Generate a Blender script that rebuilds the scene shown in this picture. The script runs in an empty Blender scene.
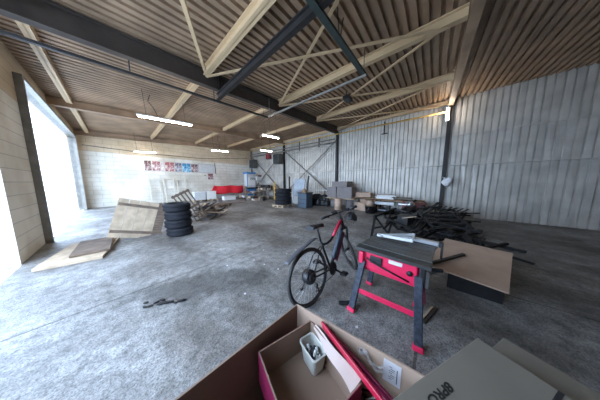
import bpy, bmesh, math, random
from mathutils import Vector, Matrix, Euler
random.seed(7)
R=math.radians
S=bpy.context.scene
COL=S.collection

# ---------------------------------------------------------------- materials
def mat(name,col,rough=.6,metal=0,n=0,ns=8,col2=None,bump=0,bs=None,emit=None,es=0,det=4,stretch=None,alpha=None,trans=0,spec=.5):
    m=bpy.data.materials.new(name);m.use_nodes=True
    nt=m.node_tree;b=nt.nodes['Principled BSDF']
    b.inputs['Base Color'].default_value=(*col,1);b.inputs['Roughness'].default_value=rough
    b.inputs['Metallic'].default_value=metal
    b.inputs['Specular IOR Level'].default_value=spec
    if trans: b.inputs['Transmission Weight'].default_value=trans
    if alpha is not None: b.inputs['Alpha'].default_value=alpha
    tc=nt.nodes.new('ShaderNodeTexCoord');mp=nt.nodes.new('ShaderNodeMapping')
    nt.links.new(tc.outputs['Object'],mp.inputs[0])
    if stretch: mp.inputs['Scale'].default_value=stretch
    if col2 is None: col2=tuple(c*(1-n) for c in col)
    nz=nt.nodes.new('ShaderNodeTexNoise');nz.inputs['Scale'].default_value=ns;nz.inputs['Detail'].default_value=det
    nt.links.new(mp.outputs[0],nz.inputs[0])
    cr=nt.nodes.new('ShaderNodeValToRGB');cr.color_ramp.elements[0].position=.35;cr.color_ramp.elements[1].position=.65
    cr.color_ramp.elements[0].color=(*col2,1);cr.color_ramp.elements[1].color=(*col,1)
    nt.links.new(nz.outputs[0],cr.inputs[0])
    nt.links.new(cr.outputs[0],b.inputs['Base Color'])
    if bump:
        nb=nt.nodes.new('ShaderNodeTexNoise');nb.inputs['Scale'].default_value=bs or ns*3;nb.inputs['Detail'].default_value=5
        nt.links.new(mp.outputs[0],nb.inputs[0])
        bp=nt.nodes.new('ShaderNodeBump');bp.inputs['Strength'].default_value=bump;bp.inputs['Distance'].default_value=.02
        nt.links.new(nb.outputs[0],bp.inputs['Height']);nt.links.new(bp.outputs[0],b.inputs['Normal'])
    if emit:
        b.inputs['Emission Color'].default_value=(*emit,1);b.inputs['Emission Strength'].default_value=es
    return m

def concrete():
    m=bpy.data.materials.new('worn concrete');m.use_nodes=True
    nt=m.node_tree;N=nt.nodes;L=nt.links;b=N['Principled BSDF']
    tc=N.new('ShaderNodeTexCoord')
    def noise(s,d=5,r=.6,v=None):
        n=N.new('ShaderNodeTexNoise');n.inputs['Scale'].default_value=s;n.inputs['Detail'].default_value=d;n.inputs['Roughness'].default_value=r
        src=tc.outputs['Object']
        if v:
            mp=N.new('ShaderNodeMapping');mp.inputs['Location'].default_value=v[0];mp.inputs['Scale'].default_value=v[1];mp.inputs['Rotation'].default_value=v[2]
            L.new(src,mp.inputs[0]);src=mp.outputs[0]
        L.new(src,n.inputs[0]);return n.outputs[0]
    def ramp(f,stops):
        c=N.new('ShaderNodeValToRGB');e=c.color_ramp.elements
        e[0].position,e[0].color=stops[0][0],(*stops[0][1],1);e[1].position,e[1].color=stops[-1][0],(*stops[-1][1],1)
        for p,q in stops[1:-1]:
            x=e.new(p);x.color=(*q,1)
        L.new(f,c.inputs[0]);return c.outputs[0]
    def mix(a,bb,f,mode='MULTIPLY'):
        x=N.new('ShaderNodeMix');x.data_type='RGBA';x.blend_type=mode
        if isinstance(f,float): x.inputs[0].default_value=f
        else: L.new(f,x.inputs[0])
        L.new(a,x.inputs[6]);L.new(bb,x.inputs[7]);return x.outputs[2]
    base=ramp(noise(.9,6,.65),[(.3,(.15,.142,.13)),(.5,(.25,.241,.228)),(.7,(.42,.41,.395))])
    mid=ramp(noise(9,6,.75),[(.32,(.38,.38,.39)),(.5,(.9,.9,.9)),(.68,(1.3,1.3,1.3))])
    c=mix(base,mid,.95)
    fine=ramp(noise(60,3,.8),[(.36,(.35,.35,.36)),(.5,(1,1,1)),(.64,(1.35,1.35,1.35))])
    c=mix(c,fine,.95)
    # dark oily stains
    st=ramp(noise(.62,5,.6,((3.1,1.2,0),(1.7,.75,1),(0,0,R(30)))),[(.50,(1,1,1)),(.60,(.62,.58,.55))])
    c=mix(c,st,.85)
    mp=N.new('ShaderNodeMapping');mp.vector_type='TEXTURE';mp.inputs['Location'].default_value=(.75,2.45,0);mp.inputs['Rotation'].default_value=(0,0,R(-33));mp.inputs['Scale'].default_value=(1.35,.42,1)
    L.new(tc.outputs['Object'],mp.inputs[0])
    ln=N.new('ShaderNodeVectorMath');ln.operation='LENGTH';L.new(mp.outputs[0],ln.inputs[0])
    ad=N.new('ShaderNodeMath');ad.operation='MULTIPLY_ADD';L.new(noise(3.5,6,.7),ad.inputs[0]);ad.inputs[1].default_value=1.6;L.new(ln.outputs['Value'],ad.inputs[2])
    c=mix(c,ramp(ad.outputs[0],[(.0,(.40,.36,.34)),(.78,(.45,.41,.39)),(1,(1,1,1))]),.9) if False else c
    mr=N.new('ShaderNodeMapRange');L.new(ad.outputs[0],mr.inputs[0]);mr.inputs[1].default_value=1.35;mr.inputs[2].default_value=1.65;mr.inputs[3].default_value=.42;mr.inputs[4].default_value=1
    c=mix(c,mr.outputs[0],.9)
    # pits
    vo=N.new('ShaderNodeTexVoronoi');vo.inputs['Scale'].default_value=22;L.new(tc.outputs['Object'],vo.inputs[0])
    pit=ramp(vo.outputs['Distance'],[(.05,(.35,.35,.37)),(.2,(1,1,1))])
    c=mix(c,pit,.6)
    # joints along the slab
    wv=N.new('ShaderNodeTexBrick');wv.inputs['Scale'].default_value=1;wv.inputs['Mortar Size'].default_value=.012
    wv.inputs['Brick Width'].default_value=4.95;wv.inputs['Row Height'].default_value=3.0;wv.offset=0
    wv.inputs['Color1'].default_value=(1,1,1,1);wv.inputs['Color2'].default_value=(1,1,1,1);wv.inputs['Mortar'].default_value=(.3,.28,.26,1)
    mp=N.new('ShaderNodeMapping');mp.inputs['Location'].default_value=(1.7,0,0);L.new(tc.outputs['Object'],mp.inputs[0]);L.new(mp.outputs[0],wv.inputs[0])
    c=mix(c,wv.outputs[0],.8)
    L.new(c,b.inputs['Base Color'])
    rr=N.new('ShaderNodeMapRange');L.new(noise(1.3),rr.inputs[0]);rr.inputs[1].default_value=.3;rr.inputs[2].default_value=.7;rr.inputs[3].default_value=.38;rr.inputs[4].default_value=.75
    L.new(rr.outputs[0],b.inputs['Roughness'])
    bp=N.new('ShaderNodeBump');bp.inputs['Strength'].default_value=.6;bp.inputs['Distance'].default_value=.015
    L.new(noise(26,6,.8),bp.inputs['Height']);L.new(bp.outputs[0],b.inputs['Normal'])
    return m

def blocks():
    m=bpy.data.materials.new('whitewashed blockwork');m.use_nodes=True
    nt=m.node_tree;N=nt.nodes;L=nt.links;b=N['Principled BSDF'];b.inputs['Roughness'].default_value=.8
    tc=N.new('ShaderNodeTexCoord');mp=N.new('ShaderNodeMapping');mp.inputs['Rotation'].default_value=(R(90),0,0)
    L.new(tc.outputs['Object'],mp.inputs[0])
    br=N.new('ShaderNodeTexBrick');br.inputs['Scale'].default_value=1;br.inputs['Brick Width'].default_value=.6;br.inputs['Row Height'].default_value=.25;br.inputs['Mortar Size'].default_value=.008
    br.inputs['Color1'].default_value=(.86,.83,.76,1);br.inputs['Color2'].default_value=(.80,.77,.69,1);br.inputs['Mortar'].default_value=(.55,.53,.49,1)
    L.new(mp.outputs[0],br.inputs[0])
    nz=N.new('ShaderNodeTexNoise');nz.inputs['Scale'].default_value=1.1;nz.inputs['Detail'].default_value=6;L.new(tc.outputs['Object'],nz.inputs[0])
    cr=N.new('ShaderNodeValToRGB');cr.color_ramp.elements[0].position=.35;cr.color_ramp.elements[0].color=(.62,.58,.50,1);cr.color_ramp.elements[1].position=.6;cr.color_ramp.elements[1].color=(1,1,1,1)
    L.new(nz.outputs[0],cr.inputs[0])
    x=N.new('ShaderNodeMix');x.data_type='RGBA';x.blend_type='MULTIPLY';x.inputs[0].default_value=.6
    L.new(br.outputs[0],x.inputs[6]);L.new(cr.outputs[0],x.inputs[7])
    sp=N.new('ShaderNodeSeparateXYZ');L.new(tc.outputs['Object'],sp.inputs[0])
    gt=N.new('ShaderNodeMath');gt.operation='GREATER_THAN';gt.inputs[1].default_value=3.25;L.new(sp.outputs[2],gt.inputs[0])
    y=N.new('ShaderNodeMix');y.data_type='RGBA';y.blend_type='MULTIPLY';y.inputs[7].default_value=(.86,.72,.56,1)
    L.new(gt.outputs[0],y.inputs[0]);L.new(x.outputs[2],y.inputs[6]);L.new(y.outputs[2],b.inputs['Base Color'])
    return m

def poster_mat(name,a,bb,c,scale):
    m=bpy.data.materials.new(name);m.use_nodes=True
    nt=m.node_tree;N=nt.nodes;L=nt.links;b=N['Principled BSDF'];b.inputs['Roughness'].default_value=.45
    tc=N.new('ShaderNodeTexCoord');nz=N.new('ShaderNodeTexNoise');nz.inputs['Scale'].default_value=scale;nz.inputs['Detail'].default_value=3;nz.inputs['Distortion'].default_value=1.5
    L.new(tc.outputs['Object'],nz.inputs[0])
    cr=N.new('ShaderNodeValToRGB');e=cr.color_ramp.elements
    e[0].position=.36;e[0].color=(*a,1);e[1].position=.62;e[1].color=(*c,1);q=e.new(.48);q.color=(*bb,1)
    L.new(nz.outputs[0],cr.inputs[0]);L.new(cr.outputs[0],b.inputs['Base Color'])
    return m

M={}
M['binblue']=mat('dark blue bin paint',(.055,.085,.12),.5,.1,n=.3,ns=6)
M['lathred']=mat('crimson lath paint',(.50,.015,.05),.4,0,n=.15,ns=9)
M['flap']=mat('pale card lining',(.62,.50,.45),.8,0,n=.12,ns=6)
M['washed']=mat('whitewashed timber',(.72,.66,.55),.8,0,n=.15,ns=6)
M['concrete']=concrete();M['blocks']=blocks()
M['galv']=mat('dull galvanised sheet',(.66,.63,.575),.5,.25,n=.22,ns=2.2,bump=.15,bs=6)
M['roof']=mat('roof underside sheet',(.44,.30,.195),.6,.1,n=.35,ns=1.6,bump=.1)
M['cream']=mat('cream painted steel',(.68,.49,.29),.55,0,n=.10,ns=2)
M['dsteel']=mat('dark painted steel',(.038,.034,.033),.5,.3,n=.3,ns=6)
M['brownsteel']=mat('brown painted steel beam',(.065,.050,.042),.6,.1,n=.3,ns=4)
M['gsteel']=mat('grey painted steel',(.30,.28,.25),.5,.3,n=.3,ns=6)
M['yellow']=mat('ochre gas pipe paint',(.72,.47,.12),.5,0,n=.2,ns=9)
M['green']=mat('dark green painted rail',(.055,.075,.07),.45,.3,n=.25,ns=9)
M['lamp']=mat('fluorescent tube glow',(1,1,1),.4,emit=(1,.88,.74),es=60)
M['lampbody']=mat('white lamp housing',(.75,.75,.72),.5,n=.1)
M['rubber']=mat('black tyre rubber',(.017,.018,.023),.75,0,n=.3,ns=14,bump=.3,bs=60,spec=.3)
M['rubber2']=mat('dusty bicycle tyre rubber',(.035,.034,.033),.7,0,n=.3,ns=30)
M['wood']=mat('weathered grey timber',(.20,.14,.10),.8,0,n=.45,ns=5,stretch=(1,1,6),bump=.2)
M['pale']=mat('pale sawn timber',(.55,.42,.29),.75,0,n=.3,ns=6,bump=.15)
M['ply']=mat('brown board',(.30,.19,.11),.7,0,n=.35,ns=4)
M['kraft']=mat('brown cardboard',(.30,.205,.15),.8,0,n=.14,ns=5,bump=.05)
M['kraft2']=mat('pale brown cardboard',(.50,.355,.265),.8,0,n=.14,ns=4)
M['greybox']=mat('dusty grey brown carton',(.24,.215,.21),.85,0,n=.2,ns=5)
M['olive']=mat('grey green printed carton',(.20,.178,.142),.75,0,n=.12,ns=4)
M['drum']=mat('pinkish brown fibre drum',(.56,.40,.30),.75,0,n=.18,ns=5)
M['red']=mat('bright red coating',(.72,.015,.06),.45,0,n=.15,ns=7)
M['darkred']=mat('maroon paint',(.15,.035,.035),.6,0,n=.3,ns=5)
M['magenta']=mat('magenta printed card',(.24,.012,.06),.5,0,n=.2,ns=12)
M['bikered']=mat('bicycle red enamel',(.50,.010,.05),.3,.1,n=.1,ns=12)
M['bikeblack']=mat('bicycle black enamel',(.012,.012,.014),.4,0,n=.1,ns=12)
M['fender']=mat('grey plastic mudguard',(.07,.072,.08),.5,0,n=.15,ns=14)
M['battery']=mat('battery casing blue grey',(.055,.075,.105),.4,.1,n=.2,ns=12)
M['chrome']=mat('bright metal',(.66,.67,.68),.28,.9,n=.15,ns=20)
M['alu']=mat('brushed aluminium',(.40,.41,.42),.4,.6,n=.12,ns=20)
M['sawgrey']=mat('cast grey saw table',(.105,.106,.10),.5,.35,n=.25,ns=7,bump=.05)
M['sawdark']=mat('dark saw rail',(.05,.052,.05),.5,.3,n=.25,ns=7)
M['sawred']=mat('red saw plastic',(.72,.02,.085),.4,0,n=.12,ns=9)
M['legblue']=mat('dark blue grey leg paint',(.055,.065,.09),.5,.2,n=.55,ns=25)
M['black']=mat('black plastic',(.014,.014,.016),.5,0,n=.2,ns=12)
M['scrap']=mat('black scrap steel',(.011,.011,.012),.6,0,n=.5,ns=8,spec=.25)
M['scrap2']=mat('charcoal scrap steel',(.030,.030,.032),.5,0,n=.4,ns=8,spec=.35)
M['white']=mat('white plastic',(.82,.82,.80),.5,0,n=.07,ns=9)
M['tub']=mat('milky white tub plastic',(.70,.70,.64),.4,0,n=.08,ns=9,trans=.15)
M['paper']=mat('white paper',(.62,.60,.62),.7,0,n=.06,ns=14)
M['blue']=mat('machine blue paint',(.05,.25,.58),.45,0,n=.2,ns=5)
M['palewhite']=mat('off white enamel',(.66,.68,.68),.5,0,n=.12,ns=5)
M['sheet']=mat('blue grey steel plate',(.27,.31,.36),.4,.4,n=.25,ns=3)
M['tape']=mat('clear packing tape',(.80,.78,.74),.2,0,n=.1,ns=20,alpha=.55)
M['ink']=mat('black print',(.015,.015,.015),.6)
M['asphalt']=mat('yard concrete',(.62,.62,.60),.85,0,n=.12,ns=1.5)
M['cable']=mat('black cable',(.03,.03,.03),.6)
M['cloth']=mat('white rag',(.82,.83,.85),.8,0,n=.1,ns=12)
M['tarp']=mat('black plastic sheet',(.025,.027,.03),.4,0,n=.3,ns=6,bump=.3)
M['vent']=mat('heater dark housing',(.11,.115,.11),.5,.2,n=.2)
M['redcloth']=mat('red plastic sheet',(.80,.02,.04),.5,0,n=.12,ns=4)

# ---------------------------------------------------------------- mesh builder
def basis(d):
    d=Vector(d).normalized();h=Vector((0,0,1)) if abs(d.z)<.95 else Vector((1,0,0))
    u=d.cross(h).normalized();v=d.cross(u).normalized();return u,v
class MB:
    def __init__(s): s.b=bmesh.new()
    def box(s,c,sz,rot=(0,0,0),bev=0):
        m=Matrix.Translation(c)@Euler([R(a) for a in rot]).to_matrix().to_4x4()@Matrix.Diagonal((*sz,1))
        g=bmesh.ops.create_cube(s.b,size=1,matrix=m)
        if bev:
            es=list({e for v in g['verts'] for e in v.link_edges})
            bmesh.ops.bevel(s.b,geom=es,offset=bev,segments=2,affect='EDGES',profile=.5)
        return s
    def bar(s,p0,p1,w,h,bev=0):      # rectangular bar between two points
        p0=Vector(p0);p1=Vector(p1);d=(p1-p0);u,v=basis(d);L=d.length;d.normalize()
        m=Matrix((( u.x,v.x,d.x,0),(u.y,v.y,d.y,0),(u.z,v.z,d.z,0),(0,0,0,1)))
        m=Matrix.Translation((p0+p1)/2)@m@Matrix.Diagonal((w,h,L,1))
        g=bmesh.ops.create_cube(s.b,size=1,matrix=m)
        if bev:
            es=list({e for q in g['verts'] for e in q.link_edges})
            bmesh.ops.bevel(s.b,geom=es,offset=bev,segments=1,affect='EDGES')
        return s
    def tube(s,pts,r,n=8,closed=False,caps=True,flat=1.0):
        pts=[Vector(p) for p in pts];k=len(pts)
        if not isinstance(r,(list,tuple)): r=[r]*k
        rings=[];u=None
        for i,p in enumerate(pts):
            if closed: d=pts[(i+1)%k]-pts[i-1]
            else: d=pts[min(i+1,k-1)]-pts[max(i-1,0)]
            d.normalize()
            if u is None: u,_=basis(d)
            u=(u-d*u.dot(d)).normalized();v=d.cross(u)
            rings.append([s.b.verts.new(p+(u*math.cos(2*math.pi*j/n)+v*math.sin(2*math.pi*j/n)*flat)*r[i]) for j in range(n)])
        for i in range(k if closed else k-1):
            A=rings[i];B=rings[(i+1)%k]
            for j in range(n):
                f=s.b.faces.new((A[j],A[(j+1)%n],B[(j+1)%n],B[j]));f.smooth=True
        if caps and not closed:
            s.b.faces.new(rings[0][::-1]);s.b.faces.new(rings[-1])
        return s
    def lathe(s,prof,c=(0,0,0),ax=(0,0,1),n=24,smooth=True):  # prof: (r,h) list
        a=Vector(ax).normalized();u,v=basis(a);c=Vector(c);rings=[]
        for r,h in prof:
            rings.append([s.b.verts.new(c+a*h+(u*math.cos(2*math.pi*j/n)+v*math.sin(2*math.pi*j/n))*max(r,1e-4)) for j in range(n)])
        for i in range(len(rings)-1):
            for j in range(n):
                f=s.b.faces.new((rings[i][j],rings[i][(j+1)%n],rings[i+1][(j+1)%n],rings[i+1][j]));f.smooth=smooth
        return s
    def cyl(s,c,r,h,ax=(0,0,1),n=20,r2=None):
        return s.lathe([(0,0),(r,0),(r if r2 is None else r2,h),(0,h)],c,ax,n,False) if n<7 else s._cyl(c,r,h,ax,n,r2)
    def _cyl(s,c,r,h,ax,n,r2):
        a=Vector(ax).normalized();u,v=basis(a);c=Vector(c);r2=r if r2 is None else r2
        A=[s.b.verts.new(c+(u*math.cos(2*math.pi*j/n)+v*math.sin(2*math.pi*j/n))*r) for j in range(n)]
        B=[s.b.verts.new(c+a*h+(u*math.cos(2*math.pi*j/n)+v*math.sin(2*math.pi*j/n))*r2) for j in range(n)]
        for j in range(n):
            f=s.b.faces.new((A[j],A[(j+1)%n],B[(j+1)%n],B[j]));f.smooth=True
        s.b.faces.new(A[::-1]);s.b.faces.new(B);return s
    def prism(s,poly,h0,h1,ax='z'):   # poly of 2D points extruded
        def P(p,h): return {'z':(p[0],p[1],h),'y':(p[0],h,p[1]),'x':(h,p[0],p[1])}[ax]
        A=[s.b.verts.new(P(p,h0)) for p in poly];B=[s.b.verts.new(P(p,h1)) for p in poly];n=len(poly)
        for j in range(n): s.b.faces.new((A[j],A[(j+1)%n],B[(j+1)%n],B[j]))
        s.b.faces.new(A[::-1]);s.b.faces.new(B);return s
    def quadgrid(s,fn,nu,nv,th=0):
        V=[[s.b.verts.new(fn(i/nu,j/nv)) for j in range(nv+1)] for i in range(nu+1)]
        for i in range(nu):
            for j in range(nv):
                f=s.b.faces.new((V[i][j],V[i+1][j],V[i+1][j+1],V[i][j+1]));f.smooth=True
        if th:
            bmesh.ops.recalc_face_normals(s.b,faces=s.b.faces)
            bmesh.ops.solidify(s.b,geom=list(s.b.faces),thickness=th)
        return s
    def xf(s,m): bmesh.ops.transform(s.b,matrix=m,verts=s.b.verts);return s
    def mesh(s,name,m):
        bmesh.ops.recalc_face_normals(s.b,faces=s.b.faces)
        me=bpy.data.meshes.new(name);s.b.to_mesh(me);s.b.free();me.materials.append(m);return me
    def add(s,name,m,parent=None,loc=(0,0,0),rot=(0,0,0)):
        o=bpy.data.objects.new(name,s.mesh(name,m));COL.objects.link(o)
        o.location=loc;o.rotation_euler=[R(a) for a in rot]
        if parent: o.parent=parent
        return o
def tag(o,label,cat,group=None):
    o['label']=label;o['category']=cat
    if group:o['group']=group
    return o
def thing(name,label,cat,loc=(0,0,0),rot=(0,0,0),group=None):
    o=bpy.data.objects.new(name,None);COL.objects.link(o);o.empty_display_size=.1
    o.location=loc;o.rotation_euler=[R(a) for a in rot];return tag(o,label,cat,group)
def struct(mb,name,m,parent=None,**k):
    o=mb.add(name,m,parent,**k)
    if not parent:o['kind']='structure'
    return o
def dup(o,parent=None):
    c=o.copy();COL.objects.link(c);c.parent=parent
    for ch in list(o.children): dup(ch,c)
    return c
def text(s,name,size,m,parent,loc,rot,ext=.001):
    cu=bpy.data.curves.new(name,'FONT');cu.body=s;cu.size=size;cu.extrude=ext;cu.align_x='CENTER';cu.align_y='CENTER';cu.offset=size*.022
    t=bpy.data.objects.new(name,cu);COL.objects.link(t)
    me=bpy.data.meshes.new_from_object(t.evaluated_get(bpy.context.evaluated_depsgraph_get()))
    bpy.data.objects.remove(t);me.materials.clear();me.materials.append(m)
    o=bpy.data.objects.new(name,me);COL.objects.link(o);o.parent=parent;o.location=loc;o.rotation_euler=rot
    return o

# ---------------------------------------------------------------- the shell
XW=9.6;X0=-1.25;Y0=-10.0;Y1=15.0;SL=.063
def zr(x): return 4.92+SL*(x-XW)
struct(MB().quadgrid(lambda u,v:(X0+u*(XW-X0+.2),Y0-.2+v*(Y1-Y0+.4),0),4,8),'floor',M['concrete'])
struct(MB().quadgrid(lambda u,v:(-40+u*(38.7),-30+v*70,-.04),2,2),'ground',M['asphalt'])
# corrugated roof: ribs run up the slope (along X), profile along Y
def roof_mesh():
    mb=MB();p=.168;ys=[];y=Y0-.3
    while y<Y1+.3:
        ys+=[(y,0),(y+.098,0),(y+.104,.075),(y+.160,.075)];y+=p
    xs=[X0-.5,2,5,8,XW+.4]
    V=[[mb.b.verts.new((x,yy,zr(x)+.09+dz)) for yy,dz in ys] for x in xs]
    for i in range(len(xs)-1):
        for j in range(len(ys)-1): mb.b.faces.new((V[i][j],V[i+1][j],V[i+1][j+1],V[i][j+1]))
    return mb
struct(roof_mesh(),'ceiling',M['roof'])
# corrugated right wall
def cwall():
    mb=MB();p=.178;ys=[];y=Y0-.1
    while y<Y1+.1:
        ys+=[(y,.0),(y+.128,.0),(y+.136,.055),(y+.168,.055)];y+=p
    zs=[0,1.1,2.2,2.23,3.6,5.1]
    rnd=random.Random(3);W={}
    V=[]
    for zi,z in enumerate(zs):
        row=[]
        for k,(yy,dx) in enumerate(ys):
            off=rnd.uniform(-.012,.012) if z<2.3 else rnd.uniform(-.004,.004)
            row.append(mb.b.verts.new((XW+dx+off+(.018 if zi<=2 else 0),yy+rnd.uniform(-.006,.006),z)))
        V.append(row)
    for i in range(len(zs)-1):
        for j in range(len(ys)-1): mb.b.faces.new((V[i][j],V[i][j+1],V[i+1][j+1],V[i+1][j]))
    return mb
struct(cwall(),'wall_right',M['galv'])
w=MB();w.prism([(X0-.2,0),(XW+.2,0),(XW+.2,zr(XW)+.12),(X0-.2,zr(X0)+.12)],Y1,Y1+.2,'y');struct(w,'wall_back',M['blocks'])
w=MB();w.prism([(X0-.2,0),(XW+.2,0),(XW+.2,zr(XW)+.12),(X0-.2,zr(X0)+.12)],Y0-.2,Y0,'y');struct(w,'wall_front',M['blocks'])
w=MB()   # left wall with two open lorry doors
ZL=zr(X0)+.12
DO=[(.5,5.6),(7.2,14.2)];DH=3.8
w.box((X0-.1,(Y0+DO[0][0])/2,ZL/2),(.2,DO[0][0]-Y0,ZL))
w.box((X0-.1,(DO[0][1]+DO[1][0])/2,ZL/2),(.2,DO[1][0]-DO[0][1],ZL))
w.box((X0-.1,(DO[1][1]+Y1)/2,ZL/2),(.2,Y1-DO[1][1],ZL))
for a,b in DO: w.box((X0-.1,(a+b)/2,(DH+ZL)/2),(.2,b-a,ZL-DH))
struct(w,'wall_left',M['blocks'])
o=MB()
o.box((X0-.02,DO[1][0]-.04,DH/2),(.26,.08,DH)).box((X0-.02,DO[1][1]+.04,DH/2),(.26,.08,DH)).box((X0-.02,(DO[1][0]+DO[1][1])/2,DH+.04),(.26,DO[1][1]-DO[1][0]+.16,.08))
struct(o,'door_1',M['gsteel'])

# steel frame -------------------------------------------------------------
def ibeam(p0,p1,w,h,tf=.02,tw=.012):   # h vertical web; straight or sloping
    p0=Vector(p0);p1=Vector(p1);d=(p1-p0).normalized();side=d.cross(Vector((0,0,1))).normalized();up=side.cross(d)
    mb=MB()
    def slab(a0,a1,c0,c1):
        vs=[]
        for p in (p0,p1):
            for a,c in ((a0,c0),(a1,c0),(a1,c1),(a0,c1)): vs.append(mb.b.verts.new(p+side*a+up*c))
        for f in ((0,1,2,3),(7,6,5,4),(0,4,5,1),(1,5,6,2),(2,6,7,3),(3,7,4,0)): mb.b.faces.new([vs[i] for i in f])
    slab(-w/2,w/2,-h/2,-h/2+tf);slab(-w/2,w/2,h/2-tf,h/2);slab(-tw/2,tw/2,-h/2,h/2)
    return mb
FY=[-.36,4.9,9.85,14.85]
names={-.36:('dark roof beam over the doorway end, above the saw and the right end of the metal wall','near'),
 4.9:'deep dark brown roof beam meeting the dark wall post at mid room',
 9.85:'brown roof beam beyond the nearest tube lamp, second from white wall',
 14.85:'brown timber coloured beam along the top of the white block wall'}
for y in FY:
    hh=.40 if y==4.9 else .26
    lab=names[y] if isinstance(names[y],str) else 'dark roof beam nearest the camera over the right end of metal wall'
    o=ibeam((X0,y,zr(X0)-hh/2+.06),(XW,y,zr(XW)-hh/2+.06),.16,hh).add('roof_beam',M['brownsteel'] if y==4.9 else M['roof'])
    tag(o,lab,'beam')
bays=[(-.36,4.9,'nearest bay above the bicycle'),(4.9,9.85,'middle bay above the tube lamps'),(9.85,14.85,'far bay next to the white wall')]
pnames={1.8:'first',4.4:'second',7.0:'third'}
for xi,x in enumerate((-.8,1.8,4.4,7.0,9.45)):
    for (a,b,bn) in bays:
        if x==-.8 and a<0: continue
        if x==9.45:
            o=ibeam((x,a,zr(x)-.05),(x,b,zr(x)-.05),.10,.16).add('eaves_rail',M['cream'])
            tag(o,'cream eaves rail atop the metal wall, '+bn,'rail');continue
        lab=('cream purlin at the open left side, ' if x==-.8 else 'cream purlin, %s row from the left, '%pnames[x])+bn
        h=.15 if a>0 else .20
        o=ibeam((x,a+.09,zr(x)-h/2+.08),(x,b-.09,zr(x)-h/2+.08),.13,h).add('purlin',M['cream']);tag(o,lab,'beam')
# roof cross bracing in the nearest bay
for k,(xa,xb) in enumerate(((-.8,1.8),(1.8,4.4),(4.4,7.0),(7.0,9.45))):
    nm=('left of the first purlin','between first and second purlins','between second and third purlins','between third purlin and metal wall')[k]
    for q,(ya,yb) in enumerate(((0,4.8),(4.8,0))):
        za,zb=zr(xa)-.10-q*.05,zr(xb)-.10-q*.05
        o=MB().bar((xa,ya,za),(xb,yb,zb),.065,.012).bar((xa+.03,ya,za+.03),(xb+.03,yb,zb+.03),.012,.06).add('roof_brace',M['cream'])
        tag(o,'thin cream roof brace %s, %s of the crossing pair'%(nm,'upper' if q==0 else 'lower'),'brace')
# dark runway beam parallel to the purlins
t=thing('runway_beam','dark steel hoist runway beam hanging under the ceiling from top edge to mid beam','beam')
ibeam((2.16,-.1,4.16),(2.16,5.0,3.98),.10,.17).add('rail',M['dsteel'],t)
for y in (.2,4.85): MB().box((2.16,y,4.33),(.05,.05,.45)).add('hanger',M['dsteel'],t)
# hanging conduit frame
t=thing('cable_rail','dark green steel cable rail crossing under the roof toward a corner above the bicycle','rail')
MB().bar((.6,1.52,4.02),(4.02,1.42,4.02),.10,.05).bar((.6,1.55,4.08),(4.02,1.45,4.08),.03,.05).add('rail',M['green'],t)
for x in (1.2,2.9):
    MB().tube([(x,1.5,4.04),(x-.12,1.5,zr(x)+.05)],.010).tube([(x,1.5,4.04),(x+.12,1.5,zr(x)+.05)],.010).add('hanger',M['dsteel'],t)
tag(MB().bar((3.98,1.36,3.97),(3.9,4.84,3.93),.045,.045).tube([(3.98,1.42,3.97),(3.98,1.42,zr(4)+.02)],.012).tube([(3.9,4.8,3.93),(3.9,4.8,zr(3.9))],.012).add('conduit',M['gsteel']),'pale grey conduit hanging from rail corner to second tube lamp','conduit')
t=thing('cable_rail','black cable rail slung along the far side of the deep dark beam','rail')
MB().bar((-1.0,5.25,3.80),(3.95,4.95,3.93),.06,.05).add('rail',M['dsteel'],t)
for x in (.4,2.1): MB().tube([(x,5.12,3.86),(x,5.12,zr(x))],.012).add('hanger',M['dsteel'],t)

t=thing('junction_box','small black junction box hanging under the roof where braces cross','box',(5.55,2.5,4.42))
MB().box((0,0,0),(.36,.22,.12),bev=.01).add('case',M['black'],t)
for q in (-.12,.12): MB().box((q,0,.14),(.03,.03,.18)).add('hanger',M['dsteel'],t)
# tube lamps -------------------------------------------------------------
def lamp(loc,L,label,rz=0,nohang=False):
    t=thing('tube_lamp',label,'lamp',loc,(0,-3.6,rz),'fluorescent tube lamps')
    MB().box((0,0,.035),(L,.10,.05),bev=.008).add('housing',M['lampbody'],t)
    MB().tube([(-L/2+.03,0,-.012),(L/2-.03,0,-.012)],.022,10).add('tube',M['lamp'],t)
    if not nohang:
        for s in (-.35,.35):
            x=loc[0]+s*L
            MB().tube([(s*L,0,.06),(s*L,.0,zr(x)+.08-loc[2])],.006,5).add('wire',M['cable'],t)
    return t
lamp((1.35,7.2,3.62),1.5,'nearest glowing tube lamp at the left, above the tyres')
lamp((4.75,5.75,3.55),.95,'glowing tube lamp hanging at the end of the pale grey conduit')
lamp((4.65,10.9,3.55),1.1,'small glowing tube lamp before the upper edge of the white wall')
lamp((6.75,8.7,3.6),.95,'distant glowing tube lamp in front of the wall heaters')
lamp((1.35,13.8,3.35),1.0,'faint glowing tube lamp at far left near the posters')
t=thing('tube_lamp','bright tube lamp standing upright high on the right hand wall post','lamp',(9.3,-.28,4.35),(0,90,0))
MB().box((0,0,.05),(.55,.12,.05),bev=.01).add('housing',M['lampbody'],t)
MB().tube([(-.22,0,-.02),(.22,0,-.02)],.032,10).add('tube',M['lamp'],t)
for nm,pts,lab in (('cable',[(1.0,7.6,4.45),(.93,7.5,4.2),(1.05,7.45,4.0),(1.12,7.35,3.75)],'thin black cable drooping from roof to the nearest tube lamp'),
  ('cable',[(4.6,10.95,4.55),(4.52,10.9,4.2),(4.66,10.9,3.95),(4.6,10.9,3.62)],'thin pale cable curling down to the small tube lamp'),
  ('cable',[(3.92,4.9,3.9),(4.05,5.0,3.75),(4.45,5.6,3.62)],'thin grey lead from the conduit end to the tube lamp')):
    tag(MB().tube(pts,.010,6).add(nm,M['cable']),lab,'cable')
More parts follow.
